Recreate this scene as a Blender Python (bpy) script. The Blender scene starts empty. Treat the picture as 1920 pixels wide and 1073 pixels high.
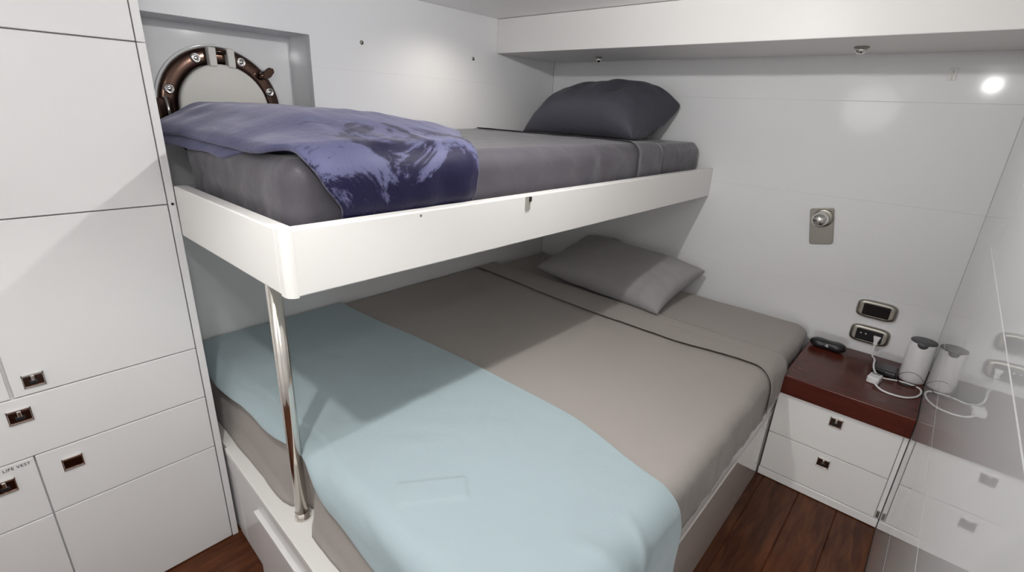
import bpy, bmesh, math, random
from mathutils import Vector, Matrix, Euler, noise
random.seed(7)
PI = math.pi
sc = bpy.context.scene
col = sc.collection

# ------------------------------------------------------------------ camera
FPX = 917.43
yaw, pitch, roll = math.radians(41.024), math.radians(-19.974), math.radians(2.752)
fwd = Vector((math.cos(yaw)*math.cos(pitch), math.sin(yaw)*math.cos(pitch), math.sin(pitch)))
rgt = Vector((math.sin(yaw), -math.cos(yaw), 0))
upv = rgt.cross(fwd)
r2 = math.cos(roll)*rgt + math.sin(roll)*upv
u2 = -math.sin(roll)*rgt + math.cos(roll)*upv
cd = bpy.data.cameras.new('camera'); cam = bpy.data.objects.new('camera', cd); col.objects.link(cam)
M = Matrix((r2, u2, -fwd)).transposed().to_4x4(); M.translation = Vector((-2.4752, -1.909, 1.4149))
cam.matrix_world = M
cd.sensor_width = 36; cd.lens = FPX/1920*36; cd.clip_start = .01
sc.camera = cam

# ------------------------------------------------------------------ world, lights, exposure
w = bpy.data.worlds.new('world'); sc.world = w; w.use_nodes = True
w.node_tree.nodes['Background'].inputs[0].default_value = (.8, .85, .9, 1)
w.node_tree.nodes['Background'].inputs[1].default_value = .05
sc.view_settings.view_transform = 'Standard'; sc.view_settings.look = 'None'
sc.cycles.diffuse_bounces = 8; sc.cycles.max_bounces = 14
sc.view_settings.exposure = 0.29; sc.view_settings.gamma = 1; sc.view_settings.use_curve_mapping = False

def point(name, loc, power, colr=(1, 1, 1), radius=.03):
    l = bpy.data.lights.new(name, 'POINT'); l.energy = power; l.color = colr; l.shadow_soft_size = radius
    o = bpy.data.objects.new(name, l); o.location = loc; col.objects.link(o); return o
def spot(name, loc, power, colr, radius, angle, blend, target):
    l = bpy.data.lights.new(name, 'SPOT'); l.energy = power; l.color = colr; l.shadow_soft_size = radius
    l.spot_size = math.radians(angle); l.spot_blend = blend
    o = bpy.data.objects.new(name, l); o.location = loc; col.objects.link(o)
    o.rotation_euler = (Vector(target)-Vector(loc)).to_track_quat('-Z', 'Y').to_euler(); return o
# lamps of the cabin: one over the photographer, a downlight near the bunk foot, a warm one over the bunk; fills are added
point('cabin_lamp', (-2.52, -1.93, 1.72), 5.6, (1, .99, .98), .025)
point('head_wall_fill', (-1.40, -1.25, 1.813), 14.5, (1, .985, .97), .016)  # added fill that brightens the head wall and soffit, not a fitted lamp
point('rear_fill', (-2.90, -1.20, 1.55), 3.4, (1, .985, .97), .20)  # unseen soft fill added behind the camera to lift the wardrobe brightness
spot('ceiling_downlight', (-2.46, -1.27, 1.815), 22, (1, .98, .96), .022, 108, .5, (-2.46, -1.27, 0))
spot('drawer_fill', (-2.95, -1.80, .52), 25, (1, .97, .94), .06, 25, .6, (-.474, -1.80, .20))  # low fill added behind the camera to brighten the nightstand drawers
spot('bunk_downlight', (-.92, -.30, 1.81), 4.5, (1, .94, .84), .02, 150, .9, (-.92, -.30, 1.3))

# ------------------------------------------------------------------ materials
def mat(name, colr, rough=.5, metal=0., spec=.5, bump=None, sheen=0., coat=0., var=None):
    m = bpy.data.materials.new(name); m.use_nodes = True; nt = m.node_tree; b = nt.nodes['Principled BSDF']
    b.inputs['Base Color'].default_value = (*colr, 1); b.inputs['Roughness'].default_value = rough
    b.inputs['Metallic'].default_value = metal; b.inputs['Specular IOR Level'].default_value = spec
    if sheen: b.inputs['Sheen Weight'].default_value = sheen; b.inputs['Sheen Roughness'].default_value = .5
    if coat: b.inputs['Coat Weight'].default_value = coat; b.inputs['Coat Roughness'].default_value = .03
    tc = nt.nodes.new('ShaderNodeTexCoord')
    if var:
        sc_, amt = var
        n = nt.nodes.new('ShaderNodeTexNoise'); n.inputs['Scale'].default_value = sc_; n.inputs['Detail'].default_value = 4
        nt.links.new(tc.outputs['Object'], n.inputs['Vector'])
        mx = nt.nodes.new('ShaderNodeMix'); mx.data_type = 'RGBA'
        mx.inputs['A'].default_value = (*[c*(1-amt) for c in colr], 1); mx.inputs['B'].default_value = (*[min(1, c*(1+amt)) for c in colr], 1)
        nt.links.new(n.outputs['Fac'], mx.inputs['Factor']); nt.links.new(mx.outputs['Result'], b.inputs['Base Color'])
    if bump:
        sc_, st, dist = bump
        n = nt.nodes.new('ShaderNodeTexNoise'); n.inputs['Scale'].default_value = sc_; n.inputs['Detail'].default_value = 3
        nt.links.new(tc.outputs['Object'], n.inputs['Vector'])
        bp = nt.nodes.new('ShaderNodeBump'); bp.inputs['Strength'].default_value = st; bp.inputs['Distance'].default_value = dist
        nt.links.new(n.outputs['Fac'], bp.inputs['Height']); nt.links.new(bp.outputs['Normal'], b.inputs['Normal'])
    return m

MT = {}
MT['wall'] = mat('white_lacquer_panel', (.80, .805, .81), .085, spec=.45, bump=(3, .02, .02))
MT['wallleft'] = mat('white_satin_panel', (.80, .805, .81), .32, spec=.25, bump=(3, .02, .02))
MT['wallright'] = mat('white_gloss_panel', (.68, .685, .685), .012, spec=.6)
MT['cab'] = mat('white_lacquer_joinery', (.78, .775, .77), .22, spec=.45)
MT['stand'] = mat('light_lifted_white_lacquer', (.86, .855, .845), .22, spec=.45)  # joinery white made lighter in colour, replacing light the nightstand lacks
MT['rail'] = mat('warm_white_lacquer', (.81, .795, .77), .3, spec=.4)
MT['ceil'] = mat('ceiling_panel', (.86, .85, .84), .13)
MT['soffit'] = mat('satin_white_lacquer', (.81, .80, .78), .38, spec=.2)
MT['mirrorside'] = mat('high_gloss_panel', (.80, .77, .73), .03, spec=.6, coat=.9)
MT['dark'] = mat('dark_gap', (.01, .01, .01), .8)
MT['chrome'] = mat('chrome', (.75, .73, .70), .12, 1)
MT['pole'] = mat('polished_steel', (.80, .76, .70), .13, 1)
MT['nickel'] = mat('brushed_nickel', (.36, .34, .30), .34, 1, bump=(60, .05, .002))
MT['bronze'] = mat('polished_bronze', (.115, .070, .055), .18, 1)
MT['steel'] = mat('steel_bolt', (.62, .60, .58), .2, 1)
MT['greyplate'] = mat('pale_metal_plate', (.42, .41, .36), .4, .3)
MT['black'] = mat('black_plastic', (.012, .012, .014), .35)
MT['blackgloss'] = mat('black_gloss_plastic', (.008, .008, .009), .15)
MT['whiteplastic'] = mat('white_plastic', (.76, .76, .76), .35)
MT['greyplastic'] = mat('grey_plastic', (.07, .07, .075), .4)
MT['palemark'] = mat('pale_print', (.5, .5, .52), .5)
MT['deadlight'] = mat('cream_deadlight', (.74, .73, .68), .5)
MT['print'] = mat('black_print', (.02, .02, .02), .6)

def fabric(name, colr, wr=.3, sheen=.15, rough=.8, fine=900):
    m = bpy.data.materials.new(name); m.use_nodes = True; nt = m.node_tree; b = nt.nodes['Principled BSDF']
    b.inputs['Roughness'].default_value = rough; b.inputs['Specular IOR Level'].default_value = .25
    b.inputs['Sheen Weight'].default_value = sheen; b.inputs['Sheen Roughness'].default_value = .4
    tc = nt.nodes.new('ShaderNodeTexCoord')
    n = nt.nodes.new('ShaderNodeTexNoise'); n.inputs['Scale'].default_value = fine; n.inputs['Detail'].default_value = 2
    nt.links.new(tc.outputs['Object'], n.inputs['Vector'])
    mx = nt.nodes.new('ShaderNodeMix'); mx.data_type = 'RGBA'
    mx.inputs['A'].default_value = (*[c*.92 for c in colr], 1); mx.inputs['B'].default_value = (*[c*1.08 for c in colr], 1)
    nt.links.new(n.outputs['Fac'], mx.inputs['Factor']); nt.links.new(mx.outputs['Result'], b.inputs['Base Color'])
    n2 = nt.nodes.new('ShaderNodeTexNoise'); n2.inputs['Scale'].default_value = 9; n2.inputs['Detail'].default_value = 5; n2.inputs['Distortion'].default_value = .6
    nt.links.new(tc.outputs['Object'], n2.inputs['Vector'])
    bp = nt.nodes.new('ShaderNodeBump'); bp.inputs['Strength'].default_value = wr; bp.inputs['Distance'].default_value = .012
    nt.links.new(n2.outputs['Fac'], bp.inputs['Height']); nt.links.new(bp.outputs['Normal'], b.inputs['Normal'])
    return m
MT['sheet'] = fabric('warm_grey_cotton', (.355, .325, .30), .16)
MT['sheet_pillow'] = fabric('grey_cotton_pillow', (.31, .298, .30), .22)
MT['charcoal'] = fabric('charcoal_satin', (.076, .071, .083), .5, sheen=.25, rough=.42)
MT['charcoal_pillow'] = fabric('slate_pillowcase', (.060, .060, .078), .3, sheen=.1, rough=.7)
MT['blue'] = fabric('pale_blue_fleece', (.362, .445, .472), .2, sheen=.35)

def velvet():
    m = bpy.data.materials.new('navy_crushed_velvet'); m.use_nodes = True; nt = m.node_tree; b = nt.nodes['Principled BSDF']
    b.inputs['Roughness'].default_value = .6; b.inputs['Specular IOR Level'].default_value = .2
    b.inputs['Sheen Weight'].default_value = .4; b.inputs['Sheen Roughness'].default_value = .35
    b.inputs['Sheen Tint'].default_value = (.85, .83, .95, 1)
    tc = nt.nodes.new('ShaderNodeTexCoord')
    n = nt.nodes.new('ShaderNodeTexNoise'); n.inputs['Scale'].default_value = 5.6; n.inputs['Detail'].default_value = 9
    n.inputs['Roughness'].default_value = .74; n.inputs['Distortion'].default_value = .8
    nt.links.new(tc.outputs['Object'], n.inputs['Vector'])
    # brushed nap with its sheen painted in: lighter towards wall and foot, darker front
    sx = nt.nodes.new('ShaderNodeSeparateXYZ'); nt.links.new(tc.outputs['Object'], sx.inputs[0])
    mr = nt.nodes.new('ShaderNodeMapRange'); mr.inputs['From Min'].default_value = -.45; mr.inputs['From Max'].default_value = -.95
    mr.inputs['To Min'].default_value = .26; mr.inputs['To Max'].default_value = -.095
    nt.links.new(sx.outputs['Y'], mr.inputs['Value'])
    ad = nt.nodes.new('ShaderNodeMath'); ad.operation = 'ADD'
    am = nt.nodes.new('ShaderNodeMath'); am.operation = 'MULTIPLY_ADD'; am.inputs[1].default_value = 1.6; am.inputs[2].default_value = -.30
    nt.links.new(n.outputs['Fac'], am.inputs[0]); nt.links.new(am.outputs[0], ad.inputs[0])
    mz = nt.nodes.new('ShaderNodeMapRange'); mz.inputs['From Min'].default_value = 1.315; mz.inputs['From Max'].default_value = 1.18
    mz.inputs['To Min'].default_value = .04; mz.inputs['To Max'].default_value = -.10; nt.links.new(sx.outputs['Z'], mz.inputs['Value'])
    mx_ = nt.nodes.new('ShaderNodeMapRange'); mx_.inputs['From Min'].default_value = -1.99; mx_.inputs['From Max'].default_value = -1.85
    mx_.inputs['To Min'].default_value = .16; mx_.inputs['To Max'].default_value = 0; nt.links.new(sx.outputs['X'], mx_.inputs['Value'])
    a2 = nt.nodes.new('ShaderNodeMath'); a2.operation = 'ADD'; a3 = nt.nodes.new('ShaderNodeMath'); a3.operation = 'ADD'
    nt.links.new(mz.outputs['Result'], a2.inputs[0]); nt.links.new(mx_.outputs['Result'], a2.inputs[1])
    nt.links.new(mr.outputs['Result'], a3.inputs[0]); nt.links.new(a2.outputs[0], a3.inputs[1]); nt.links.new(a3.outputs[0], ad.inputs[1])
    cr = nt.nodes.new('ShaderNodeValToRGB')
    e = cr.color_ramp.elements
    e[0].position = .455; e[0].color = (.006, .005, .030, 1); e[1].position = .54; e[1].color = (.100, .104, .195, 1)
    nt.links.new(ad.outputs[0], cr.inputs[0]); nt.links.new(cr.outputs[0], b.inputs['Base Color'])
    n2 = nt.nodes.new('ShaderNodeTexNoise'); n2.inputs['Scale'].default_value = 60; n2.inputs['Detail'].default_value = 4
    nt.links.new(tc.outputs['Object'], n2.inputs['Vector'])
    bp = nt.nodes.new('ShaderNodeBump'); bp.inputs['Strength'].default_value = .3; bp.inputs['Distance'].default_value = .004
    nt.links.new(n2.outputs['Fac'], bp.inputs['Height']); nt.links.new(bp.outputs['Normal'], b.inputs['Normal'])
    return m
MT['velvet'] = velvet()

def wood(name, c1, c2, rough, axis_scale, coat=0., spec=.5):
    m = bpy.data.materials.new(name); m.use_nodes = True; nt = m.node_tree; b = nt.nodes['Principled BSDF']
    b.inputs['Roughness'].default_value = rough; b.inputs['Specular IOR Level'].default_value = spec
    if coat: b.inputs['Coat Weight'].default_value = coat; b.inputs['Coat Roughness'].default_value = .05
    tc = nt.nodes.new('ShaderNodeTexCoord'); mp = nt.nodes.new('ShaderNodeMapping')
    mp.inputs['Scale'].default_value = axis_scale
    nt.links.new(tc.outputs['Object'], mp.inputs['Vector'])
    n = nt.nodes.new('ShaderNodeTexNoise'); n.inputs['Scale'].default_value = 3; n.inputs['Detail'].default_value = 8; n.inputs['Distortion'].default_value = .8
    nt.links.new(mp.outputs['Vector'], n.inputs['Vector'])
    cr = nt.nodes.new('ShaderNodeValToRGB'); e = cr.color_ramp.elements
    e[0].position = .3; e[0].color = (*c1, 1); e[1].position = .7; e[1].color = (*c2, 1)
    nt.links.new(n.outputs['Fac'], cr.inputs[0])
    nt.links.new(cr.outputs[0], b.inputs['Base Color'])
    return m
MT['floor'] = wood('teak_floor', (.050, .013, .004), (.115, .036, .012), .25, (2, 14, 1), spec=.25)
MT['mahogany'] = wood('varnished_mahogany', (.058, .010, .006), (.098, .020, .012), .25, (8, 1.5, 8), spec=.3)

# ------------------------------------------------------------------ mesh helpers
class MB:
    def __init__(self): self.bm = bmesh.new(); self.mi = 0
    def _tag(self, n0):
        self.bm.faces.ensure_lookup_table()
        for f in self.bm.faces[n0:]: f.material_index = self.mi
    def merge(self, tmp, smooth=False):
        vm = {}
        for v in tmp.verts: vm[v] = self.bm.verts.new(v.co)
        for f in tmp.faces:
            try: g = self.bm.faces.new([vm[v] for v in f.verts])
            except ValueError: continue
            g.material_index = self.mi; g.smooth = smooth or f.smooth
        tmp.free(); return self
    def box(self, x0, x1, y0, y1, z0, z1, bev=0., seg=2):
        t = bmesh.new(); bmesh.ops.create_cube(t, size=1)
        for v in t.verts:
            v.co = Vector(((x0+x1)/2+v.co.x*(x1-x0), (y0+y1)/2+v.co.y*(y1-y0), (z0+z1)/2+v.co.z*(z1-z0)))
        if bev: bmesh.ops.bevel(t, geom=t.edges[:], offset=bev, segments=seg, profile=.5, affect='EDGES')
        return self.merge(t)
    def prism(self, pts, axis, a, b, bev=0., seg=2, smooth=False):
        """polygon in the plane across `axis`, pushed from a to b"""
        t = bmesh.new()
        def mk(p, h): return {'X': (h, p[0], p[1]), 'Y': (p[0], h, p[1]), 'Z': (p[0], p[1], h)}[axis]
        A = [t.verts.new(mk(p, a)) for p in pts]; B = [t.verts.new(mk(p, b)) for p in pts]
        n = len(pts)
        t.faces.new(A[::-1]); t.faces.new(B)
        for i in range(n): t.faces.new((A[i], A[(i+1) % n], B[(i+1) % n], B[i])).smooth = smooth
        bmesh.ops.recalc_face_normals(t, faces=t.faces[:])
        if bev: bmesh.ops.bevel(t, geom=t.edges[:], offset=bev, segments=seg, profile=.5, affect='EDGES')
        return self.merge(t)
    def lathe(self, prof, mtx=None, n=40, caps=True):
        """prof: (radius, height) round local Z"""
        t = bmesh.new(); rings = []
        for r, h in prof:
            if r < 1e-6: rings.append([t.verts.new((0, 0, h))])
            else: rings.append([t.verts.new((r*math.cos(2*PI*k/n), r*math.sin(2*PI*k/n), h)) for k in range(n)])
        for a, b in zip(rings, rings[1:]):
            for k in range(n):
                q = []
                for v in (a[k % len(a)], a[(k+1) % len(a)], b[(k+1) % len(b)], b[k % len(b)]):
                    if v not in q: q.append(v)
                if len(q) > 2: t.faces.new(q).smooth = True
        if caps:
            for rg, rev in ((rings[0], True), (rings[-1], False)):
                if len(rg) > 2: t.faces.new(rg[::-1] if rev else rg)
        bmesh.ops.recalc_face_normals(t, faces=t.faces[:])
        if mtx is not None: t.transform(mtx)
        return self.merge(t)
    def tube(self, pts, r, n=12, closed=False, smooth_pts=0):
        pts = [Vector(p) for p in pts]
        if smooth_pts: pts = catmull(pts, smooth_pts, closed)
        t = bmesh.new(); rings = []; N = len(pts)
        up = Vector((0, 0, 1)); prev = None
        for i, p in enumerate(pts):
            if closed: d = pts[(i+1) % N]-pts[i-1]
            else: d = pts[min(i+1, N-1)]-pts[max(i-1, 0)]
            d.normalize()
            if prev is None:
                a = d.cross(up)
                if a.length < .05: a = d.cross(Vector((1, 0, 0)))
            else: a = prev-d*prev.dot(d)
            a.normalize(); prev = a; b = d.cross(a)
            rr = r(i/(N-1)) if callable(r) else r
            rings.append([t.verts.new(p+a*rr*math.cos(2*PI*k/n)+b*rr*math.sin(2*PI*k/n)) for k in range(n)])
        m = N if closed else N-1
        for i in range(m):
            a, b = rings[i], rings[(i+1) % N]
            for k in range(n): t.faces.new((a[k], a[(k+1) % n], b[(k+1) % n], b[k])).smooth = True
        if not closed: t.faces.new(rings[0][::-1]); t.faces.new(rings[-1])
        bmesh.ops.recalc_face_normals(t, faces=t.faces[:])
        return self.merge(t)
    def build(self, name, mats, parent=None):
        me = bpy.data.meshes.new(name); self.bm.to_mesh(me); self.bm.free()
        for m in (mats if isinstance(mats, (list, tuple)) else [mats]): me.materials.append(m)
        o = bpy.data.objects.new(name, me); col.objects.link(o)
        if parent is not None: attach(o, parent)
        return o

def base_of(o):
    v = Vector((0, 0, 0))
    while o: v += o.location; o = o.parent
    return v
def attach(o, parent):
    """parts are modelled in room coordinates; shift the mesh so the part sits under its thing's base"""
    o.data.transform(Matrix.Translation(-base_of(parent))); o.parent = parent
def catmull(P, n, closed=False):
    out = []; N = len(P)
    for i in range(N if closed else N-1):
        g = (lambda k: P[k % N]) if closed else (lambda k: P[max(0, min(N-1, k))])
        a, b, c, d = g(i-1), g(i), g(i+1), g(i+2)
        for k in range(n):
            t = k/n
            out.append(.5*((2*b)+(c-a)*t+(2*a-5*b+4*c-d)*t*t+(3*b-a-3*c+d)*t**3))
    if not closed: out.append(P[-1])
    return out
def tag(o, label, cat, group=None):
    o['label'] = label; o['category'] = cat
    if group: o['group'] = group
    return o
def thing(name, loc, label, cat, group=None):
    o = bpy.data.objects.new(name, None); o.empty_display_size = .05; o.location = loc; col.objects.link(o)
    return tag(o, label, cat, group)
def struct(o): o['kind'] = 'structure'; return o
def smoothstep(a, b, x):
    t = max(0, min(1, (x-a)/(b-a))); return t*t*(3-2*t)
def rrect(cx, cy, w, h, r, n=6):
    out = []
    for sx, sy, a0 in ((1, 1, 0), (-1, 1, 90), (-1, -1, 180), (1, -1, 270)):
        for k in range(n+1):
            a = math.radians(a0+90*k/n)
            out.append((cx+sx*(w/2-r)+r*math.cos(a), cy+sy*(h/2-r)+r*math.sin(a)))
    return out
def nz(x, y, z=0, s=1): return noise.noise(Vector((x*s, y*s, z*s)))

# ------------------------------------------------------------------ room shell
W = 2.026; XB = -3.3; ZC = 1.83
f = MB()
py = -W
pl = [0, -.2, -.36, -.5, -.64, -.78, -.92, -1.06, -1.20, -1.34, -1.48, -1.632, -1.767, -1.901, -W]
for a, b in zip(pl, pl[1:]): f.box(XB, 0, b, a, -.03, 0, .0024, 1)
f.mi = 1; f.box(XB, 0, -W, 0, -.05, -.0301)
struct(f.build('floor', [MT['floor'], MT['dark']]))
struct(MB().box(XB-.05, .05, -W-.05, .25, ZC, ZC+.04).build('ceiling', MT['ceil']))
ZS = [0, .394, .735, 1.1224, 1.5036, ZC]
m = MB()
for a, b in zip(ZS, ZS[1:]): m.box(0, .03, -W, .0, a, b, .0015, 2)
m.mi = 1; m.box(.0301, .05, -W, .25, 0, ZC)
struct(m.build('wall_back', [MT['wall'], MT['dark']]))
m = MB()
for a, b in zip(ZS, ZS[1:]): m.box(XB, .03, -W-.03, -W, a, b, .0022, 2)
m.mi = 1; m.box(XB, .05, -W-.05, -W-.0301, 0, ZC)
struct(m.build('wall_right', [MT['wallright'], MT['dark']]))
struct(MB().box(XB-.04, XB, -W, .25, 0, ZC).build('wall_front', MT['wall']))
NX, NZ0, NZ1, NY = -1.487, 1.10, 1.635, .16
m = MB()
m.prism([(XB, 0), (0, 0), (0, 1.1224), (NX, 1.1224), (NX, NZ0), (-2.4, NZ0), (-2.4, NZ1), (XB, NZ1)], 'Y', 0, .03, .001, 1)
m.prism([(NX, 1.1224), (0, 1.1224), (0, 1.528), (NX, 1.528)], 'Y', 0, .03, .001, 1)
m.prism([(XB, NZ1), (NX, NZ1), (NX, 1.528), (0, 1.528), (0, ZC), (XB, ZC)], 'Y', 0, .03, .001, 1)
wl = struct(m.build('wall_left', [MT['wallleft']]))
m = MB()
m.box(-2.43, NX+.03, NY, NY+.02, NZ0-.03, NZ1+.03)           # back
m.box(NX, NX+.03, .0305, NY, NZ0-.03, NZ1+.03)                # right reveal
m.box(-2.43, -2.4, .0305, NY, NZ0-.03, NZ1+.03)
m.box(-2.4, NX, .0305, NY, NZ1, NZ1+.03)
m.box(-2.4, NX, .0305, NY, NZ0-.03, NZ0)
m.build('niche', MT['wall'], wl)
# boxed soffit along the head wall under the ceiling
m = MB(); m.box(-.488, -.001, -W+.001, -.001, 1.6735, ZC-.001, .003, 2)
struct(m.build('trim_1', MT['soffit']))

# ------------------------------------------------------------------ wardrobe
CY = -.391
wd = thing('wardrobe', (-2.55, CY/2, 0), 'tall white built-in wardrobe of flush doors and drawers with small chrome pulls', 'wardrobe')
m = MB(); m.box(-3.05, -2.1005, CY+.021, -.003, .0, ZC-.003)
m.build('carcass', MT['cab'], wd)
m = MB(); m.box(-2.1185, -2.1007, CY, CY+.02, 0, 1.5206, .0012); m.box(-2.1185, -2.1007, CY, CY+.02, 1.5224, ZC-.003, .0012)
m.build('side_stile', MT['cab'], wd)
def pull(name, cx, cz, w, h, parent, face=CY, horiz='X', button=True):
    """square flush pull: chrome rim, dark recessed cup, push button in the middle"""
    def bx(mb, a0, a1, d0, d1, z0, z1, bev=0):
        if horiz == 'X': mb.box(a0, a1, d0, d1, z0, z1, bev)
        else: mb.box(d0, d1, a0, a1, z0, z1, bev)
    mb = MB(); t = .006
    o = -1
    d1 = face-.0003; d0 = face-.005
    bx(mb, cx-w/2, cx+w/2, d0, d1, cz+h/2-t*.9, cz+h/2, .0008)
    bx(mb, cx-w/2, cx+w/2, d0, d1, cz-h/2, cz-h/2+t*.5, .0008)
    bx(mb, cx-w/2, cx-w/2+t*.5, d0, d1, cz-h/2, cz+h/2, .0008)
    bx(mb, cx+w/2-t*.5, cx+w/2, d0, d1, cz-h/2, cz+h/2, .0008)
    mb.mi = 1; bx(mb, cx-w/2+.001, cx+w/2-.001, face-.0022, d1, cz-h/2+.001, cz+h/2-.001)
    if button:
        mb.mi = 0
        bx(mb, cx-w*.09, cx+w*.09, face-.0075, d1, cz-h*.02, cz+h*.40, .0015)
        mb.mi = 2; bx(mb, cx-w*.2, cx+w*.2, face-.0060, d1, cz-h*.26, cz+h*.02, .002)
    return mb.build(name, [MT['chrome'], MT['bronze'], MT['black']], parent)
G = .0014
def front(name, x0, x1, z0, z1, mb=None):
    return (mb or MB()).box(x0+G, x1-G, CY, CY+.02, z0+G, z1-G, .0018).build(name, MT['cab'], wd)
XG, XM = -2.1197, -2.5022
z1, z2, z3, z4, z5 = 1.5216, 1.1363, .715, .5511, .3705
front('door', XM, XG, z1, ZC-.003)
front('door', XM, XG, z2, z1)
d = front('door', XM, XG, z3, z2); pull('handle', -2.4605, .752, .040, .034, d)
front('door', -3.05, XM-.004, z3, ZC-.003)
d = front('drawer', -3.05, XG, z4, z3); pull('handle', -2.502, .669, .044, .036, d)
d = front('drawer', XM, XG, z5, z4); pull('handle', -2.4385, .4975, .042, .034, d, button=False)
front('drawer', XM, XG, 0.002, z5)
d = front('door', -3.05, XM, z5, z4); pull('handle', -2.5655, .4965, .042, .036, d)
fc = bpy.data.curves.new('lettering', 'FONT'); fc.body = 'LIFE VEST'; fc.size = .0115; fc.align_x = 'CENTER'; fc.align_y = 'CENTER'; fc.extrude = .0002; fc.space_character = 1.05
to = bpy.data.objects.new('tmp_text', fc); col.objects.link(to); bpy.context.view_layer.update()
me = bpy.data.meshes.new_from_object(to.evaluated_get(bpy.context.evaluated_depsgraph_get())); bpy.data.objects.remove(to)
me.materials.clear(); me.materials.append(MT['print']); me.name = 'lettering'
me.transform(Matrix.Translation((-2.536, CY-.0004, .5375)) @ Matrix.Rotation(PI/2, 4, 'X'))
lt = bpy.data.objects.new('lettering', me); col.objects.link(lt); attach(lt, d)
front('door', -3.05, XM, 0.002, z5)
m = MB(); m.lathe([(0, 0), (.0035, 0), (.0035, .002), (0, .003)], Matrix.Translation((-2.1095, CY, 1.137)) @ Matrix.Rotation(PI/2, 4, 'X'), 14)
m.build('screw', MT['black'], wd)

# ------------------------------------------------------------------ porthole
PX, PZ = -1.760, 1.366
ph = thing('porthole', (PX, NY, PZ), 'round porthole with dark bronze ring and cream deadlight in wall recess', 'porthole')
RY = Matrix.Translation((PX, NY-.001, PZ)) @ Matrix.Rotation(PI/2, 4, 'X')      # local Z looks into the room (-Y)
m = MB(); m.lathe([(.150, 0), (.2025, 0), (.2035, .006), (.199, .013), (.190, .016), (.165, .018), (.153, .015), (.149, .008), (.150, 0)], RY, 72, caps=False)
ring = m.build('ring', MT['bronze'], ph)
m = MB(); m.lathe([(.212, 0), (.2135, .003), (.211, .004), (.205, .0042), (.205, 0)], RY, 72, caps=False)
m.build('trim_rim', MT['wall'], ph)
m = MB(); m.lathe([(.1475, .001), (.1475, .034), (.145, .0385), (.139, .0405), (.06, .042), (0, .042)], RY, 64)
dl = m.build('deadlight', MT['deadlight'], ph)
def ringpt(deg, r, h): return RY @ Vector((r*math.cos(math.radians(deg)), r*math.sin(math.radians(deg)), h))
for dg in (161, 114, 65, 21, -25, -70, -114, -161):
    c = ringpt(dg, .177, .017)
    m = MB(); m.lathe([(.0005, .006), (.006, .0065), (.0065, .004), (.0095, .0045), (.011, .0065), (.0135, .0065), (.016, .003), (.0165, -.001)], Matrix.Translation(c) @ Matrix.Rotation(PI/2, 4, 'X'), 28)
    m.build('bolt', MT['steel'], ph)
for dx in (-.026, .034):
    m = MB(); m.prism([(PX+dx-.0125, PZ+.138), (PX+dx+.0125, PZ+.138), (PX+dx+.0125, PZ+.200), (PX+dx-.0125, PZ+.200)], 'Y', NY-.048, NY-.016, .004)
    m.build('hinge_arm', MT['deadlight'], dl)
m = MB(); m.tube([(PX-.018, NY-.030, PZ+.188), (PX+.024, NY-.030, PZ+.188)], .008, 14); m.build('hinge_pin', MT['bronze'], ph)
c = ringpt(41, .182, .018)
m = MB(); mt = Matrix.Translation(c) @ Matrix.Rotation(PI/2, 4, 'X')
m.lathe([(.014, -.002), (.014, .010), (.010, .014), (.010, .026), (.004, .030), (0, .030)], mt, 24)
m.build('clamp_nut', MT['bronze'], ph)
m = MB()
wing = [(-.006, -.004), (.010, -.006), (.026, .012), (.033, .034), (.026, .045), (.010, .042), (-.002, .022)]
ca, sa = math.cos(math.radians(-22)), math.sin(math.radians(-22))
m.prism([(c.x+(x*ca-z*sa), c.z+(x*sa+z*ca)-.004) for x, z in wing], 'Y', c.y-.030, c.y-.014, .003, 2)
m.build('clamp_wing', MT['bronze'], ph)
m = MB(); c = ringpt(180, .190, .018)
m.box(c.x-.024, c.x+.020, c.y-.022, c.y, c.z-.055, c.z+.030, .006); m.build('clamp_lug', MT['bronze'], ph)
m = MB(); m.tube([(c.x+.006, c.y-.030, c.z-.06), (c.x, c.y-.030, c.z+.035)], .0045, 12); m.build('clamp_bolt', MT['steel'], ph)

# ------------------------------------------------------------------ wall bits on the long wall and soffit
for (x, z), lb in (((-1.268, 1.634), 'small dark screw fixing on white wall nearer the porthole recess'), ((-.652, 1.633), 'small dark screw fixing on white wall nearer the head wall corner')):
    m = MB(); m.lathe([(0, .0045), (.003, .005), (.006, .004), (.0085, .001), (.0085, -.0005)], Matrix.Translation((x, 0, z)) @ Matrix.Rotation(PI/2, 4, 'X'), 20)
    m.mi = 1; m.lathe([(0, .0058), (.003, .0056), (.003, .004)], Matrix.Translation((x, 0, z)) @ Matrix.Rotation(PI/2, 4, 'X'), 12)
    tag(m.build('screw', [MT['nickel'], MT['black']]), lb, 'screw', 'screw fixings on the long wall')
for (x, y), lb, rr in (((-.233, -1.541), 'small chrome dome stud under the soffit above the reading lamp', .019), ((-.196, -.428), 'small chrome dome stud under the soffit above the upper pillow', .013)):
    t = thing('soffit_stud', (x, y, 1.6735), lb, 'stud', 'chrome studs under the soffit')
    m = MB(); m.lathe([(rr*1.25, 0), (rr*1.25, -.004), (rr*1.05, -.006)], Matrix.Translation((x, y, 1.6733)), 28); m.build('flange', MT['nickel'], t)
    m = MB(); m.lathe([(rr*.9, -.005), (rr, -.009), (rr*.85, -.017), (rr*.5, -.023), (0, -.025)], Matrix.Translation((x, y, 1.6733)), 28); m.build('dome', MT['chrome'], t)
t = thing('wall_glint', (0, -1.803, 1.60), 'tiny white hook plate, a modelled reflection, high on head wall near the right corner', 'glint')  # small plate modelled in place of a reflection on the head wall
m = MB(); m.box(-.004, -.0003, -1.815, -1.791, 1.580, 1.622, .0015); m.build('back_plate', MT['whiteplastic'], t)
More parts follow.
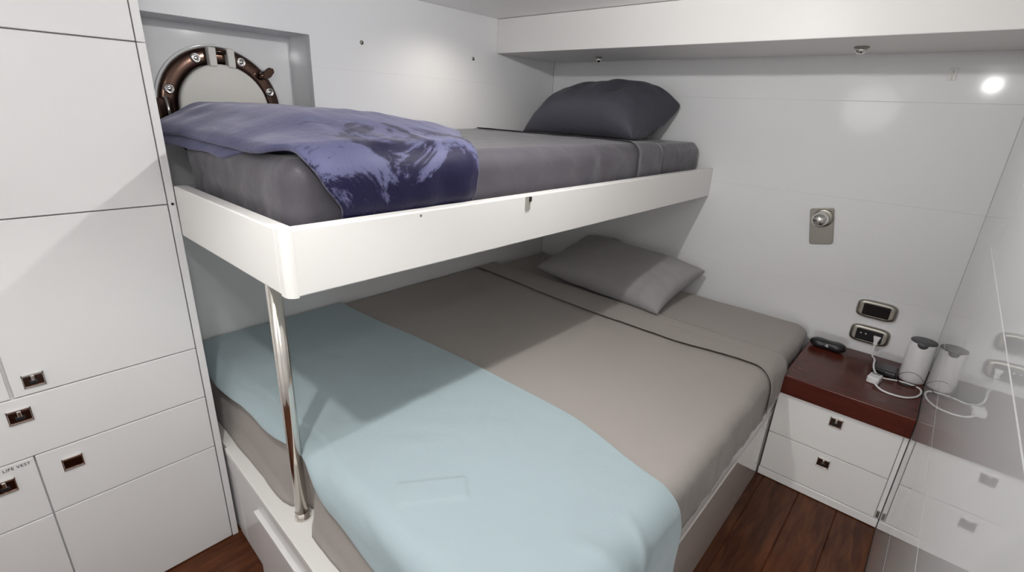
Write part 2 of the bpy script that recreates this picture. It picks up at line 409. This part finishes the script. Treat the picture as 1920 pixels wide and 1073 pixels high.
m = MB(); m.box(-.0065, -.0035, -1.8045, -1.8005, 1.583, 1.612, .001); m.build('slot', MT['nickel'], t)

# ------------------------------------------------------------------ upper bunk frame
bk = thing('bunk_frame', (-1.05, -.5, 1.05), 'white upper bunk tray with raised rails spanning from wardrobe to head wall', 'bunk')
YB, ZT, ZB = -1.0183, 1.1836, 1.0497
m = MB(); m.box(-2.068, -.004, -.985, -.004, ZB+.004, ZB+.024); m.build('base_board', MT['rail'], bk)
m = MB(); m.box(-2.0822, -.004, YB, YB+.033, ZB, ZT, .003); fr = m.build('front_rail', MT['rail'], bk)
m = MB(); m.box(-2.1, -2.068, -.9845, CY-.001, ZB, ZT, .003); m.build('end_rail', MT['rail'], bk)
r = .020
pts = [(-2.0832, YB), (-2.0832, YB+.033), (-2.0675, YB+.034), (-2.1, YB+.034)]
pts = [(-2.0832, YB), (-2.0832, YB+.0335), (-2.1, YB+.0335)]+[(-2.1+r-r*math.cos(a*PI/16), YB+r-r*math.sin(a*PI/16)) for a in range(0, 9)]
m = MB(); m.prism(pts, 'Z', ZB-.002, ZT+.001); m.build('corner_post', MT['rail'], bk)
m = MB(); m.box(-1.412, -1.391, YB-.003, YB-.0003, 1.142, 1.181, .001); lp = m.build('latch_plate', MT['greyplate'], fr)
m = MB(); m.box(-1.399, -1.389, YB-.006, YB-.003, 1.166, 1.180, .001); m.build('latch_hole', MT['black'], fr)
m = MB(); m.lathe([(0, .0015), (.003, .001), (.003, -.0005)], Matrix.Translation((-1.782, YB, 1.174)) @ Matrix.Rotation(PI/2, 4, 'X'), 12); m.build('screw', MT['nickel'], fr)

# ------------------------------------------------------------------ support pole
px_, py_ = -2.055, -.834
sp = thing('support_pole', (px_, py_, .35), 'polished steel support pole rising from bed foot to upper bunk', 'pole')
m = MB(); m.lathe([(.0165, .366), (.0165, 1.046)], Matrix.Translation((px_, py_, 0)), 32); m.build('tube', MT['pole'], sp)
m = MB(); m.lathe([(.0205, .3505), (.0205, .355), (.0178, .358), (.0178, .372)], Matrix.Translation((px_, py_, 0)), 32); m.build('foot_flange', MT['pole'], sp)
m = MB(); m.lathe([(.0185, 1.030), (.0185, 1.040), (.024, 1.045), (.024, 1.0532)], Matrix.Translation((px_, py_, 0)), 32); m.build('top_flange', MT['pole'], sp)

# ------------------------------------------------------------------ soft goods
def mattress(name, outline_bot, outline_top, zb, zt, r, mtl, wr=.003, seed=0, skirt=10):
    """lofted cushion body: wrinkled sides, rolled top edge, gently dished top"""
    N = len(outline_bot)
    def inset(out, d):
        res = []
        for i in range(N):
            a, b, c = Vector(out[i-1]), Vector(out[i]), Vector(out[(i+1) % N])
            t = (c-a).normalized(); n = Vector((-t.y, t.x)); res.append(b+n*d)
        return res
    bm = bmesh.new(); rings = []
    lv = [(k/skirt, 0, zb+(zt-r-zb)*k/skirt) for k in range(skirt+1)]
    lv += [(1, r*(1-math.cos(a)), zt-r+r*math.sin(a)) for a in [PI/2*k/6 for k in range(1, 7)]]
    lv += [(1, -g, zt) for g in (.93, .84, .72, .5, .25, .02)]
    bx0, bx1 = min(x for x, _ in outline_top), max(x for x, _ in outline_top); by0, by1 = min(y for _, y in outline_top), max(y for _, y in outline_top)
    mid_ = Vector(((bx0+bx1)/2, (by0+by1)/2)); edge_ = None
    for f_, ins, z in lv:
        o = [Vector(outline_bot[i]).lerp(Vector(outline_top[i]), f_) for i in range(N)]
        if ins >= 0: o = inset(o, ins); edge_ = o
        else: o = [mid_+(p-mid_)*-ins for p in edge_]
        ring = []
        for i, p in enumerate(o):
            q = Vector((p.x, p.y, z))
            s = nz(p.x*3+seed, p.y*3, z*14, 2.2)*wr*2+nz(p.x*9+seed, p.y*9, z*3, 2)*wr
            if 0 <= ins < r*.999:
                c = Vector(((min(x for x, _ in outline_bot)+max(x for x, _ in outline_bot))/2, (min(y for _, y in outline_bot)+max(y for _, y in outline_bot))/2, z))
                t = (Vector(o[(i+1) % N])-Vector(o[i-1])).normalized(); n = Vector((t.y, -t.x, 0)); q += n*(s-wr)
            else: q.z += s*.6-wr*.6
            ring.append(bm.verts.new(q))
        rings.append(ring)
    for a, b in zip(rings, rings[1:]):
        for i in range(N): bm.faces.new((a[i], a[(i+1) % N], b[(i+1) % N], b[i])).smooth = True
    bm.faces.new(rings[0][::-1]); tf = bm.faces.new(rings[-1]); tf.smooth = True
    mb = MB(); mb.bm.free(); mb.bm = bm
    return mb.build(name, mtl)
def outline(x0, x1, y0, y1, rc, step=.04, foot=None):
    """counter-clockwise outline with corner radii rc=(x1y1, x0y1, x0y0, x1y0)"""
    out = []
    cs = [(x1, y1, 1, 1, rc[0], 0), (x0, y1, -1, 1, rc[1], 90), (x0, y0, -1, -1, rc[2], 180), (x1, y0, 1, -1, rc[3], 270)]
    arcs = []
    for x, y, sx, sy, r, a0 in cs:
        arcs.append([(x-sx*r+r*math.cos(math.radians(a0+90*k/10)), y-sy*r+r*math.sin(math.radians(a0+90*k/10))) for k in range(11)])
    for i, a in enumerate(arcs):
        out += a; b = arcs[(i+1) % 4][0]; p = a[-1]
        n = 44
        out += [(p[0]+(b[0]-p[0])*k/n, p[1]+(b[1]-p[1])*k/n) for k in range(1, n)]
    if foot: out = [foot(x, y) for x, y in out]
    return out

class Drape:
    """cloth lying on a cushion: flat cloth coordinates (s, t) -> point on top, over the rolled edge, down the side"""
    def __init__(s, x0, x1, y0, y1, z, r, rc):
        s.x0, s.x1, s.y0, s.y1, s.z, s.r, s.rc = x0+r, x1-r, y0+r, y1-r, z, r, max(.002, rc-r)
    def at(s, x, y, off, flare=0.):
        cx = min(max(x, s.x0+s.rc), s.x1-s.rc); cy = min(max(y, s.y0+s.rc), s.y1-s.rc)
        v = Vector((x-cx, y-cy)); L = v.length; d = L-s.rc
        if d <= 0 or L < 1e-9: return Vector((x, y, s.z+off)), Vector((0, 0, 1))
        n = v/L; q = Vector((cx, cy))+n*s.rc; r = s.r+off
        if d < s.r*PI/2:
            a = d/s.r; p = q+n*r*math.sin(a)
            return Vector((p.x, p.y, s.z-s.r+r*math.cos(a))), Vector((n.x*math.sin(a), n.y*math.sin(a), math.cos(a)))
        e = d-s.r*PI/2; p = q+n*(r+flare*e)
        return Vector((p.x, p.y, s.z-s.r-e)), Vector((n.x, n.y, 0))
def cloth(name, dr, left, right, t0, t1, nu, nv, off, thick, mtl, wrinkle, flare=0., parent=None, tail=None, seg_t=None):
    bm = bmesh.new(); V = []
    for j in range(nv+1):
        row = []
        fj = j/nv; t = t0+(t1-t0)*fj
        L, R = left(t), right(t)
        for i in range(nu+1):
            u = i/nu; s_ = L+(R-L)*u
            tt = t+(tail(u, fj) if tail else 0)
            p, n = dr.at(s_, tt, off, flare)
            p = p+n*wrinkle(s_, tt, u, fj)
            row.append(bm.verts.new(p))
        V.append(row)
    for j in range(nv):
        for i in range(nu): bm.faces.new((V[j][i], V[j+1][i], V[j+1][i+1], V[j][i+1])).smooth = True
    bmesh.ops.recalc_face_normals(bm, faces=bm.faces[:])
    if sum(f.normal.z for f in bm.faces) < 0: bmesh.ops.reverse_faces(bm, faces=bm.faces[:])
    # thickness, downwards into a closed sheet with a rounded hem
    bm.normal_update()
    top = bm.faces[:]; vs = bm.verts[:]
    low = {v: bm.verts.new(v.co-v.normal*thick) for v in vs}
    bed = [e for e in bm.edges if len(e.link_faces) == 1]
    be = [(e, e.link_loops[0]) for e in bed]
    be = [(l.vert, l.link_loop_next.vert) for _, l in be]
    for f_ in top: bm.faces.new([low[v] for v in reversed(f_.verts[:])]).smooth = True
    mid = {}
    for a, b in be:
        for v in (a, b):
            if v not in mid: mid[v] = None
    for a, b in be:
        bm.faces.new((b, a, low[a], low[b])).smooth = True
    mb = MB(); mb.bm.free(); mb.bm = bm
    o = mb.build(name, mtl, parent)
    if thick > .005:
        bv = o.modifiers.new('hem', 'BEVEL'); bv.width = thick*.42; bv.segments = 2; bv.limit_method = 'ANGLE'; bv.angle_limit = math.radians(50)
    return o

# upper bunk: mattress under a charcoal fitted sheet
ol = outline(-2.052, -.012, -.952, -.025, (.03, .40, .05, .035))
ob = outline(-2.046, -.012, -.948, -.025, (.03, .40, .05, .035))
um = mattress('mattress', ob, ol, ZB+.0245, 1.300, .045, MT['charcoal'], .0035, 3)
tag(um, 'mattress in charcoal grey fitted sheet inside the white upper bunk tray', 'mattress')
UD = Drape(-2.052, .5, -.952, .5, 1.300, .045, .06)
def usw(s, t, u, v):
    h = .002+.0012*nz(s, t, 1, 7)+.0016*nz(s*1.0, t*3.5, 2, 4)
    side = smoothstep(-.91, -.98, t)*(1-.7*smoothstep(-1.02, -1.06, t))
    h += side*(.003+.006*nz(s*1.4, t*.8, 5, 9)+.004*nz(s+t*1.1, t, 8, 13))
    e = smoothstep(.955, 1.0, u)
    return h+.003*e
us = cloth('top_sheet', UD, lambda t: -1.93, lambda t: -.615-.045*smoothstep(-.75, -1.0, t)-.02*abs(nz(t, 2, 3, 3)), -.012, -1.066, 110, 90, .004, .0022, MT['charcoal'], usw)
tag(us, 'charcoal satin top sheet drawn over the upper bunk mattress, folded below its pillow', 'sheet')
def usw2(s, t, u, v): return usw(s, t, 0, v)*.55+.0015*nz(s, t, 7, 6)-.001+.009*smoothstep(.2, 0, u)
cf = cloth('turned_back_hem', UD, lambda t: -.634-.045*smoothstep(-.75, -1.0, t), lambda t: -.495+.05*smoothstep(-.83, -.95, t), -.012, -1.062, 16, 90, .0062, .0009, MT['charcoal'], usw2, parent=us)

def nbl(t): # foot edge of the velvet blanket
    return -2.036+.012*nz(t, 1, 2, 4)+.07*smoothstep(-.93, -1.06, t)+.02*smoothstep(-.80, -.95, t)
def nbr(t): return -1.02-.36*smoothstep(0, -.72, t)-.20*smoothstep(-.62, -1.02, t)+.012*nz(t, 6, 1, 8)
def nbw(s, t, u, v):
    hump = .058*smoothstep(-2.04, -1.88, s)*(1-smoothstep(-1.72, -1.15, s))*(1-smoothstep(-.55, -.98, t))
    hump += .012*smoothstep(-2.05, -1.99, s)
    w_ = .006*nz(s*1.2, t*1.6, 4, 4)+.004*nz(s*2, t*1, 1, 9)
    side = smoothstep(-.90, -.98, t)*(1-smoothstep(-1.02, -1.06, t))
    w_ += side*(.012*nz(s, t*.25, 3, 7)+.012)-.003*smoothstep(-1.02, -1.06, t)
    edge = smoothstep(.90, 1., u); w_ -= edge*.004
    return .010+max(hump, 0)+w_
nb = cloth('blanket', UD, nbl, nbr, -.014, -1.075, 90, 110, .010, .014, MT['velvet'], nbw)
tag(nb, 'navy crushed velvet blanket heaped across the foot of the upper bunk', 'blanket')
# the doubled-under layer that shows at the foot
def nb2w(s, t, u, v): return .004*nz(s*2, t*2, 8, 5)+.003
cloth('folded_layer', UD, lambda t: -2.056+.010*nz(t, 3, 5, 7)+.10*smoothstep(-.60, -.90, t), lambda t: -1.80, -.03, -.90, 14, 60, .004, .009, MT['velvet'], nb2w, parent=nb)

def pillow(name, w, d, h, loc, rot, mtl, seed, crease, puff=2.4, corner=.10, eu=.5, ev=.5, droop=0., fold_k=1., rest=0.):
    """pillow with pointed corners and piping seam; w along local Y, d along local X"""
    nu, nv = 72, 56
    bm = bmesh.new()
    def surf(u, v, sgn):
        # u,v in -1..1 ; sides pulled in between the corners
        x = v*d/2*(1-corner*(1-u*u)*abs(v)**3*.9); y = u*w/2*(1-corner*(1-v*v)*abs(u)**3)
        k = (max(0, 1-abs(u)**puff))**eu*(max(0, 1-abs(v)**puff))**ev
        z = sgn*h/2*k
        rad = math.hypot(u, v)
        edge = smoothstep(.45, 1, max(abs(u), abs(v)))
        fold = .006*nz(u*2+seed, v*2, sgn, 1.3)+.0045*nz(u*5+seed, v*5, sgn, 1.2)
        fold += edge*(.012 if sgn > 0 else .004)*nz(math.atan2(v, u)*3.1+seed, rad*1.2, 2, 1.6)*(1-max(abs(u), abs(v))**8)
        fold += crease(u, v) if sgn > 0 else 0
        return Vector((x, y, z+fold*fold_k*k**.4-droop*abs(u)**3.5*(1-.4*v)))
    rows = {}
    for sgn in (1, -1):
        for j in range(nv+1):
            for i in range(nu+1):
                u, v = -1+2*i/nu, -1+2*j/nv
                u = math.sin(u*PI/2)*.6+u*.4 if abs(u) < 1 else u; v = math.sin(v*PI/2)*.6+v*.4 if abs(v) < 1 else v
                if sgn < 0 and (i in (0, nu) or j in (0, nv)): rows[sgn, i, j] = rows[1, i, j]
                else: rows[sgn, i, j] = bm.verts.new(surf(u, v, sgn))
    for sgn in (1, -1):
        for j in range(nv):
            for i in range(nu):
                q = [rows[sgn, i, j], rows[sgn, i+1, j], rows[sgn, i+1, j+1], rows[sgn, i, j+1]]
                bm.faces.new(q if sgn < 0 else q[::-1]).smooth = True
    bmesh.ops.recalc_face_normals(bm, faces=bm.faces[:])
    mb = MB(); mb.bm.free(); mb.bm = bm
    o = mb.build(name, mtl); o.location = loc; o.rotation_euler = rot
    mw = Matrix.Translation(loc) @ Euler(rot).to_matrix().to_4x4(); inv = mw.inverted()
    for v in o.data.vertices:                    # the underside flattens where it rests on the bedding
        p = mw @ v.co
        if p.z < rest+.006: p.z = rest+.006*math.exp(min(0, (p.z-rest-.006)/.012)); v.co = inv @ p
    return o
def cr1(u, v): return -.016*math.exp(-((u+.42)/.10)**2-((v+.25)/.35)**2)+.010*math.exp(-((u+.25)/.12)**2-((v+.2)/.3)**2)
up = pillow('pillow', .64, .46, .255, (-.262, -.497, 1.425), (math.radians(-2.5), math.radians(-14), 0), MT['charcoal_pillow'], 4, cr1, puff=2.6, corner=.10, eu=.27, ev=.5, droop=.05, fold_k=1.5, rest=1.3045)
tag(up, 'plump dark slate pillow on the upper bunk against the head wall', 'pillow')

# ------------------------------------------------------------------ double bed base
YL, ZP, ZL = -1.5993, .350, .2976
bb = thing('bed_base', (-1.05, -.8, 0), 'white lacquered double bed base with panelled foot and side below the bunk', 'bed base')
FX = lambda y: -2.0965+.033*(y-CY)     # the foot end runs slightly out of square
xa, xb_ = FX(CY), FX(YL)
m = MB(); m.prism([(xa+.02, CY-.002), (xb_+.02, YL+.02), (-.004, YL+.02), (-.004, -.004), (-2.09, -.004), (-2.09, CY-.002)], 'Z', .004, ZP-.022); m.build('box', MT['cab'], bb)
m = MB(); m.prism([(xa, CY-.002), (xb_, YL), (-.004, YL), (-.004, -.004), (-2.09, -.004), (-2.09, CY-.002)], 'Z', ZP-.022, ZP, .0025); m.build('platform', MT['rail'], bb)
def foot_panel(name, y0, y1, z0, z1, proud, thk=.019, bev=.0025):
    a0, a1 = FX(y0)-proud, FX(y1)-proud
    t = MB(); t.prism([(a0, y0), (a0+thk+proud, y0), (a1+thk+proud, y1), (a1, y1)], 'Z', z0, z1, bev); return t.build(name, MT['cab'], bb)
foot_panel('foot_fascia', CY-.003, YL, .2745, ZP-.023, -.002)
foot_panel('foot_panel', CY-.003, -.461, .003, .272, -.004)
foot_panel('foot_panel', -.463, -.632, .003, .272, -.004)
foot_panel('foot_panel', -.634, YL+.02, .003, .272, .010)
m = MB(); m.box(-2.13, -.004, YL+.001, YL+.02, ZL+.002, ZP-.023, .002); m.build('side_fascia', MT['cab'], bb)
m = MB(); m.box(-2.14, -.004, YL-.002, YL+.019, .003, ZL-.001, .002); m.build('side_panel', MT['mirrorside'], bb)

# lower mattress, with a dip in its foot end where the pole stands
def notch(x, y, a): 
    if x < -1.9: x += a*math.exp(-((y+.838)/.042)**2)*smoothstep(-1.8, -2.0, x)
    return x
dx = lambda y: -.016*(-(y+.4))
ob = outline(-2.066, -.012, -1.588, -.012, (.03, .03, .07, .07), .03, lambda x, y: (notch(x, y, .055)+(dx(y)*smoothstep(-1.9, -2.03, x)), y))
ot = outline(-2.040, -.012, -1.598, -.012, (.03, .03, .09, .07), .03, lambda x, y: (notch(x, y, .028), y))
lm = mattress('mattress', ob, ot, ZP+.0015, .548, .05, MT['sheet'], .003, 9, 12)
tag(lm, 'mattress in warm grey fitted sheet on the lower double bed', 'mattress')
LD = Drape(-2.040, .5, -1.598, .5, .548, .05, .09)
def lsw(s, t, u, v):
    h = .002+.0014*nz(s*1.5, t*1.5, 1, 5)+.001*nz(s*3, t*8, 2, 3)
    side = smoothstep(-1.55, -1.64, t)
    h += side*(.003+.006*nz(s*2.2, t*.4, 5, 8)+.003*nz(s*4, t, 3, 9))
    return max(h, .0006)
ls = cloth('top_sheet', LD, lambda t: -1.97, lambda t: -.455+.01*nz(t, 1, 4, 5), -.012, -1.742, 120, 130, .004, .002, MT['sheet'], lsw, tail=lambda u, v: -.012*v**12*nz(u*7, 3, 1, 2)-.010*v**12)
tag(ls, 'warm grey top sheet spread over the lower double bed mattress and hanging down its side', 'sheet')
def lsw2(s, t, u, v): return lsw(s, t, 0, v)+.009*smoothstep(.14, 0, u)+.0015*smoothstep(.7, .8, u)
cloth('turned_back_hem', LD, lambda t: -.625-.06*smoothstep(0, -.9, t)+.035*smoothstep(-1.2, -1.5, t)-.05*smoothstep(-1.53, -1.62, t), lambda t: -.462+.01*nz(t, 1, 4, 5), -.012, -1.725, 24, 120, .0070, .0009, MT['sheet'], lsw2, parent=ls)

# pale blue blanket across the foot
def bl(t):
    k = [(0, -2.030), (-.32, -2.052), (-.60, -2.044), (-.82, -2.030), (-1.02, -2.074), (-1.25, -2.108), (-2, -2.13)]
    for (a, va), (b, vb) in zip(k, k[1:]):
        if b <= t <= a: return va+(vb-va)*smoothstep(0, 1, (a-t)/(a-b))-.006*nz(t, 2, 2, 5)
    return -2.03
def br(t): return -1.455+.045*smoothstep(0, -.8, t)-.075*smoothstep(-1.2, -1.60, t)-.03*smoothstep(-1.62, -1.80, t)
def bw(s, t, u, v):
    h = .003+.003*nz(s*1.3, t*1.3, 3, 4)+.0015*nz(s*4, t*4, 1, 4)
    h += .006*smoothstep(.05, .0, u)                                          # rolled hem at the foot
    h -= .0055*math.exp(-((u-.07)/.013)**2)
    side = smoothstep(-1.56, -1.68, t)
    h += side*(.016+.014*nz(s*1.2, t*.3, 5, 5)+.006*nz(s*3, t*.6, 2, 5))
    h += .012*math.exp(-((s+1.80+(t+1.45)*.25)/.028)**2)*smoothstep(-1.47, -1.6, t)
    h += .009*math.exp(-((s+1.64-(t+1.55)*.5)/.02)**2)*smoothstep(-1.53, -1.6, t)
    h += .003*math.exp(-(((s+1.99)-(t+.88)*.25)/.010)**2)*smoothstep(-.80, -.86, t)*smoothstep(-1.0, -.9, t)
    # a flat rectangle pressed into the pile
    a, b = (s+1.895)*.8+(t+1.19)*-.6, (s+1.895)*.6+(t+1.19)*.8
    k = smoothstep(.083, .077, abs(a))*smoothstep(.038, .032, abs(b)); h += .0042*k
    return max(h, .0008)
bl_ = cloth('blanket', LD, bl, br, -.014, -1.800, 130, 280, .0150, .006, MT['blue'], bw, flare=.06)
tag(bl_, 'pale blue fleece blanket laid across the foot of the lower double bed', 'blanket')
def cr2(u, v): return .008*math.exp(-((u+.70)/.05)**2)*smoothstep(-.2, -.9, v)
lp_ = pillow('pillow', .73, .46, .165, (-.262, -.715, .645), (math.radians(3), math.radians(-14), math.radians(-3)), MT['sheet_pillow'], 11, cr2, puff=2.6, corner=.07, eu=.40, ev=.42, rest=.5595)
tag(lp_, 'flatter grey pillow on the lower double bed leaning on the head wall', 'pillow')

# ------------------------------------------------------------------ nightstand
ns = thing('nightstand', (-.24, -1.81, 0), 'low white nightstand with two drawers and a red-brown mahogany top', 'nightstand')
DN = -.4742; Y0, Y1 = -W+.0015, YL-.006
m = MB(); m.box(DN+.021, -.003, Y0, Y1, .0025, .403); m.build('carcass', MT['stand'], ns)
m = MB(); m.box(DN-.012, -.003, Y0, Y1, .4045, .484, .004, 3); m.build('top', MT['mahogany'], ns)
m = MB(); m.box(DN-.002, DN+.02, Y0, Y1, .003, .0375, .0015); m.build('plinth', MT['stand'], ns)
for za_, zb_, hz in ((.2175, .4025, .359), (.0405, .2145, .174)):
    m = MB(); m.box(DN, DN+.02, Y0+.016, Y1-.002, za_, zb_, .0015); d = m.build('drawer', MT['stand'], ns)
    pull('handle', -1.813, hz, .042, .038, d, face=DN, horiz='Y')
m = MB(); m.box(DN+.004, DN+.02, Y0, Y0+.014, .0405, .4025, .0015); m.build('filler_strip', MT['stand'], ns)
m = MB(); m.box(DN+.0005, DN+.004, Y0+.003, Y0+.012, .045, .075, .001); m.build('catch', MT['nickel'], ns)

# things on the nightstand
ZN = .4842
cs = thing('glasses_case', (-.092, -1.682, ZN), 'black rounded glasses case with a pale mark at the bed side of nightstand top', 'case')
m = MB(); bm = bmesh.new()
rings = []
for i in range(33):
    f_ = i/32*2-1
    k = (max(0, 1-abs(f_)**4))**.5; waist = 1-.16*math.exp(-(f_/.35)**2)
    rw, rh = .030*k*waist+.0005, .0205*k*(1-.12*math.exp(-(f_/.35)**2))+.0004
    rings.append([bm.verts.new((-.092+rw*math.copysign(abs(math.cos(a))**.8, math.cos(a)), -1.682+f_*.070, ZN+.0209+rh*math.copysign(abs(math.sin(a))**.8, math.sin(a)))) for a in [2*PI*q/24 for q in range(24)]])
for a, b in zip(rings, rings[1:]):
    for q in range(24): bm.faces.new((a[q], a[(q+1) % 24], b[(q+1) % 24], b[q])).smooth = True
bm.faces.new(rings[0]); bm.faces.new(rings[-1][::-1]); bmesh.ops.recalc_face_normals(bm, faces=bm.faces[:])
m.merge(bm); m.build('shell', MT['black'], cs)
m = MB(); m.prism([(-1.675, ZN+.020), (-1.689, ZN+.020), (-1.682, ZN+.034)], 'X', -.1225, -.1170, .0008, 1); m.build('mark', MT['palemark'], cs)

bx_ = thing('power_brick', (-.17, -1.905, ZN), 'flat black power brick lying between the wall and white canister', 'power brick')
m = MB(); m.box(-.205, -.125, -1.938, -1.856, ZN, ZN+.026, .008, 4); m.build('case', MT['black'], bx_)
m = MB(); m.tube([(-.20, -1.936, ZN+.010), (-.222, -1.952, ZN+.004), (-.228, -1.975, ZN+.0035), (-.224, -1.99, ZN+.004), (-.215, -2.003, ZN+.006)], .0024, 8, smooth_pts=6); m.build('cord', MT['black'], bx_)

CX, CYY = -.150, -1.982
cn = thing('canister', (CX, CYY, ZN), 'white cylindrical canister with dark grey lid beside the right wall', 'canister')
m = MB(); m.lathe([(.0400, ZN), (.0422, ZN+.003), (.0422, ZN+.160), (.0412, ZN+.163), (.036, ZN+.1632)], Matrix.Translation((CX, CYY, 0)), 56); bd = m.build('body', MT['whiteplastic'], cn)
m = MB(); m.lathe([(.0412, ZN+.1634), (.0415, ZN+.167), (.039, ZN+.169), (.012, ZN+.168), (0, ZN+.168)], Matrix.Translation((CX, CYY, 0)), 56); m.build('lid', MT['greyplastic'], cn)
# dark spout lip that dips down the front of the body, towards the room
aim = math.atan2(-1.909-CYY+.0, -2.475-CX)
m = MB(); bm = bmesh.new(); cols_ = []
for q in range(15):
    e = q/14*2-1; a = aim+e*.42
    drop = .017*math.sqrt(max(0, 1-e*e))+.001
    cols_.append([bm.verts.new((CX+rr*math.cos(a), CYY+rr*math.sin(a), zz)) for rr, zz in ((.0421, ZN+.1665), (.0430, ZN+.1655), (.0430, ZN+.1655-drop), (.0421, ZN+.165-drop))])
for a, b in zip(cols_, cols_[1:]):
    for q in range(3): bm.faces.new((a[q], a[q+1], b[q+1], b[q])).smooth = True
m.merge(bm); m.build('lip', MT['greyplastic'], cn)
# thin dark seam arching round the foot of the body
m = MB(); m.tube([(CX+.0425*math.cos(aim+e), CYY+.0425*math.sin(aim+e), ZN+.012+.034*math.cos(e/1.15*PI/2)) for e in [-1.15+2.3*q/28 for q in range(29)]], .0009, 8); m.build('seam', MT['greyplastic'], cn)

ad = thing('charger_adapter', (-.30, -1.876, ZN), 'small white charger adapter block at middle of nightstand top', 'charger')
Mx = Matrix.Translation((-.285, -1.876, 0)) @ Matrix.Rotation(math.radians(-8), 4, 'Z')
t_ = bmesh.new(); bmesh.ops.create_cube(t_, size=1)
for v in t_.verts: v.co = Vector((v.co.x*.052, v.co.y*.040, ZN+.0145+v.co.z*.028))
bmesh.ops.bevel(t_, geom=t_.edges[:], offset=.005, segments=3, profile=.5, affect='EDGES'); t_.transform(Mx)
m = MB(); m.merge(t_); m.build('body', MT['whiteplastic'], ad)
t_ = bmesh.new(); bmesh.ops.create_cube(t_, size=1)
for v in t_.verts: v.co = Vector((v.co.x*.007+.013, v.co.y*.028, ZN+.0288+v.co.z*.001))
t_.transform(Mx); m = MB(); m.merge(t_); m.build('slot', MT['greyplastic'], ad)

# ------------------------------------------------------------------ wall plates by the bed
rl = thing('reading_lamp', (0, -1.5275, .993), 'brushed nickel reading lamp on head wall, ball head on rectangular plate', 'lamp')
m = MB(); m.prism(rrect(-1.5275, .993, .090, .158, .011), 'X', -.0065, -.0004, .0015, 2); m.build('back_plate', MT['nickel'], rl)
Rx = lambda x, y, z, ty=0, tz=0: Matrix.Translation((x, y, z)) @ Vector((-1, ty, tz)).normalized().to_track_quat('Z', 'Y').to_matrix().to_4x4()
m = MB(); m.lathe([(.036, 0), (.0385, .002), (.0385, .009), (.036, .013), (.030, .014), (0, .014)], Rx(-.0066, -1.535, 1.030), 40); m.build('collar', MT['nickel'], rl)
m = MB(); m.lathe([(.0315, 0), (.0325, .010), (.0315, .022), (.027, .034), (.018, .043), (.008, .0465), (0, .047)], Rx(-.018, -1.530, 1.026, .22, -.10), 40); m.build('ball_head', MT['chrome'], rl)

rl.rotation_euler = (math.radians(-11), 0, 0)

def wallplate(cy, cz, name, label, cat):
    t = thing(name, (0, cy, cz), label, cat)
    m = MB()
    # bulging frame: domed along its length, closed round a black insert
    bm = bmesh.new(); n = 40; prof = [(1.0, 0), (1.0, .006), (.965, .012), (.90, .016), (.80, .017)]
    out = []
    Wd, Hd = .142, .078
    for k in range(n*2):
        a = 2*PI*k/(n*2); c, s_ = math.cos(a), math.sin(a)
        e = 5.
        q = (abs(c)**e+abs(s_)**e)**(-1/e)
        out.append((c*q*Wd/2, s_*q*Hd/2*(1-.10*(c*q)**4)))
    rings = []
    for sc_, h in prof:
        rings.append([bm.verts.new((-.0004-h, cy+y*(1-(1-sc_)*.9), cz+z*(1-(1-sc_)*1.3))) for y, z in out])
    for a, b in zip(rings, rings[1:]):
        for k in range(len(out)): bm.faces.new((a[k], a[(k+1) % len(out)], b[(k+1) % len(out)], b[k])).smooth = True
    bm.faces.new(rings[-1]); bmesh.ops.recalc_face_normals(bm, faces=bm.faces[:])
    m.merge(bm); m.build('frame', MT['nickel'], t)
    m = MB(); m.prism(rrect(cy, cz, .094, .050, .004), 'X', -.0205, -.0165, .001, 2); m.build('insert', MT['blackgloss'], t)
    return t
wallplate(-1.805, .681, 'switch_plate', 'nickel framed black switch plate on head wall, upper of two plates', 'switch')
so = wallplate(-1.807, .568, 'wall_socket', 'nickel framed black wall socket below the switch, white plug inserted', 'socket')
for dy in (.012, .030):
    m = MB(); m.lathe([(0, .001), (.0035, .001), (.004, 0)], Rx(-.0206, -1.807+dy, .573), 16); m.build('contact', MT['steel'], so)
cb = thing('charger_cable', (-.03, -1.838, .560), 'white charger cable looping from wall socket plug to adapter on nightstand', 'cable')
m = MB(); m.prism([(-1.850, .578), (-1.823, .578), (-1.829, .556), (-1.829, .540), (-1.844, .540), (-1.844, .556)], 'X', -.036, -.0209, .003, 2); m.build('plug', MT['whiteplastic'], cb)
pts = [(-.030, -1.8365, .542), (-.036, -1.836, .525), (-.060, -1.838, .503), (-.095, -1.848, .492), (-.135, -1.861, .488),
       (-.2145, -1.895, .4885), (-.2115, -1.935, .4885), (-.208, -1.975, .4885), (-.215, -2.003, .488), (-.232, -2.0165, .4875), (-.265, -2.0185, .4875), (-.305, -2.008, .4875),
       (-.343, -1.982, .4875), (-.356, -1.945, .4875), (-.350, -1.912, .4885), (-.334, -1.890, .493), (-.316, -1.880, .497), (-.3105, -1.8795, .4975)]
pts = [(-.030, -1.8365, .542), (-.040, -1.837, .520), (-.075, -1.842, .506), (-.115, -1.850, .5145), (-.150, -1.856, .517), (-.190, -1.858, .5165), (-.222, -1.868, .503),
       (-.230, -1.895, .4885), (-.214, -1.945, .4885), (-.212, -1.985, .4885), (-.220, -2.010, .4882), (-.243, -2.0195, .4878), (-.275, -2.018, .4878), (-.312, -2.006, .4878),
       (-.343, -1.980, .4878), (-.354, -1.945, .4878), (-.349, -1.912, .4885), (-.334, -1.890, .493), (-.318, -1.8815, .497), (-.3115, -1.8805, .4975)]
m = MB(); m.tube(pts, .0033, 12, smooth_pts=8); m.build('cord', MT['whiteplastic'], cb)
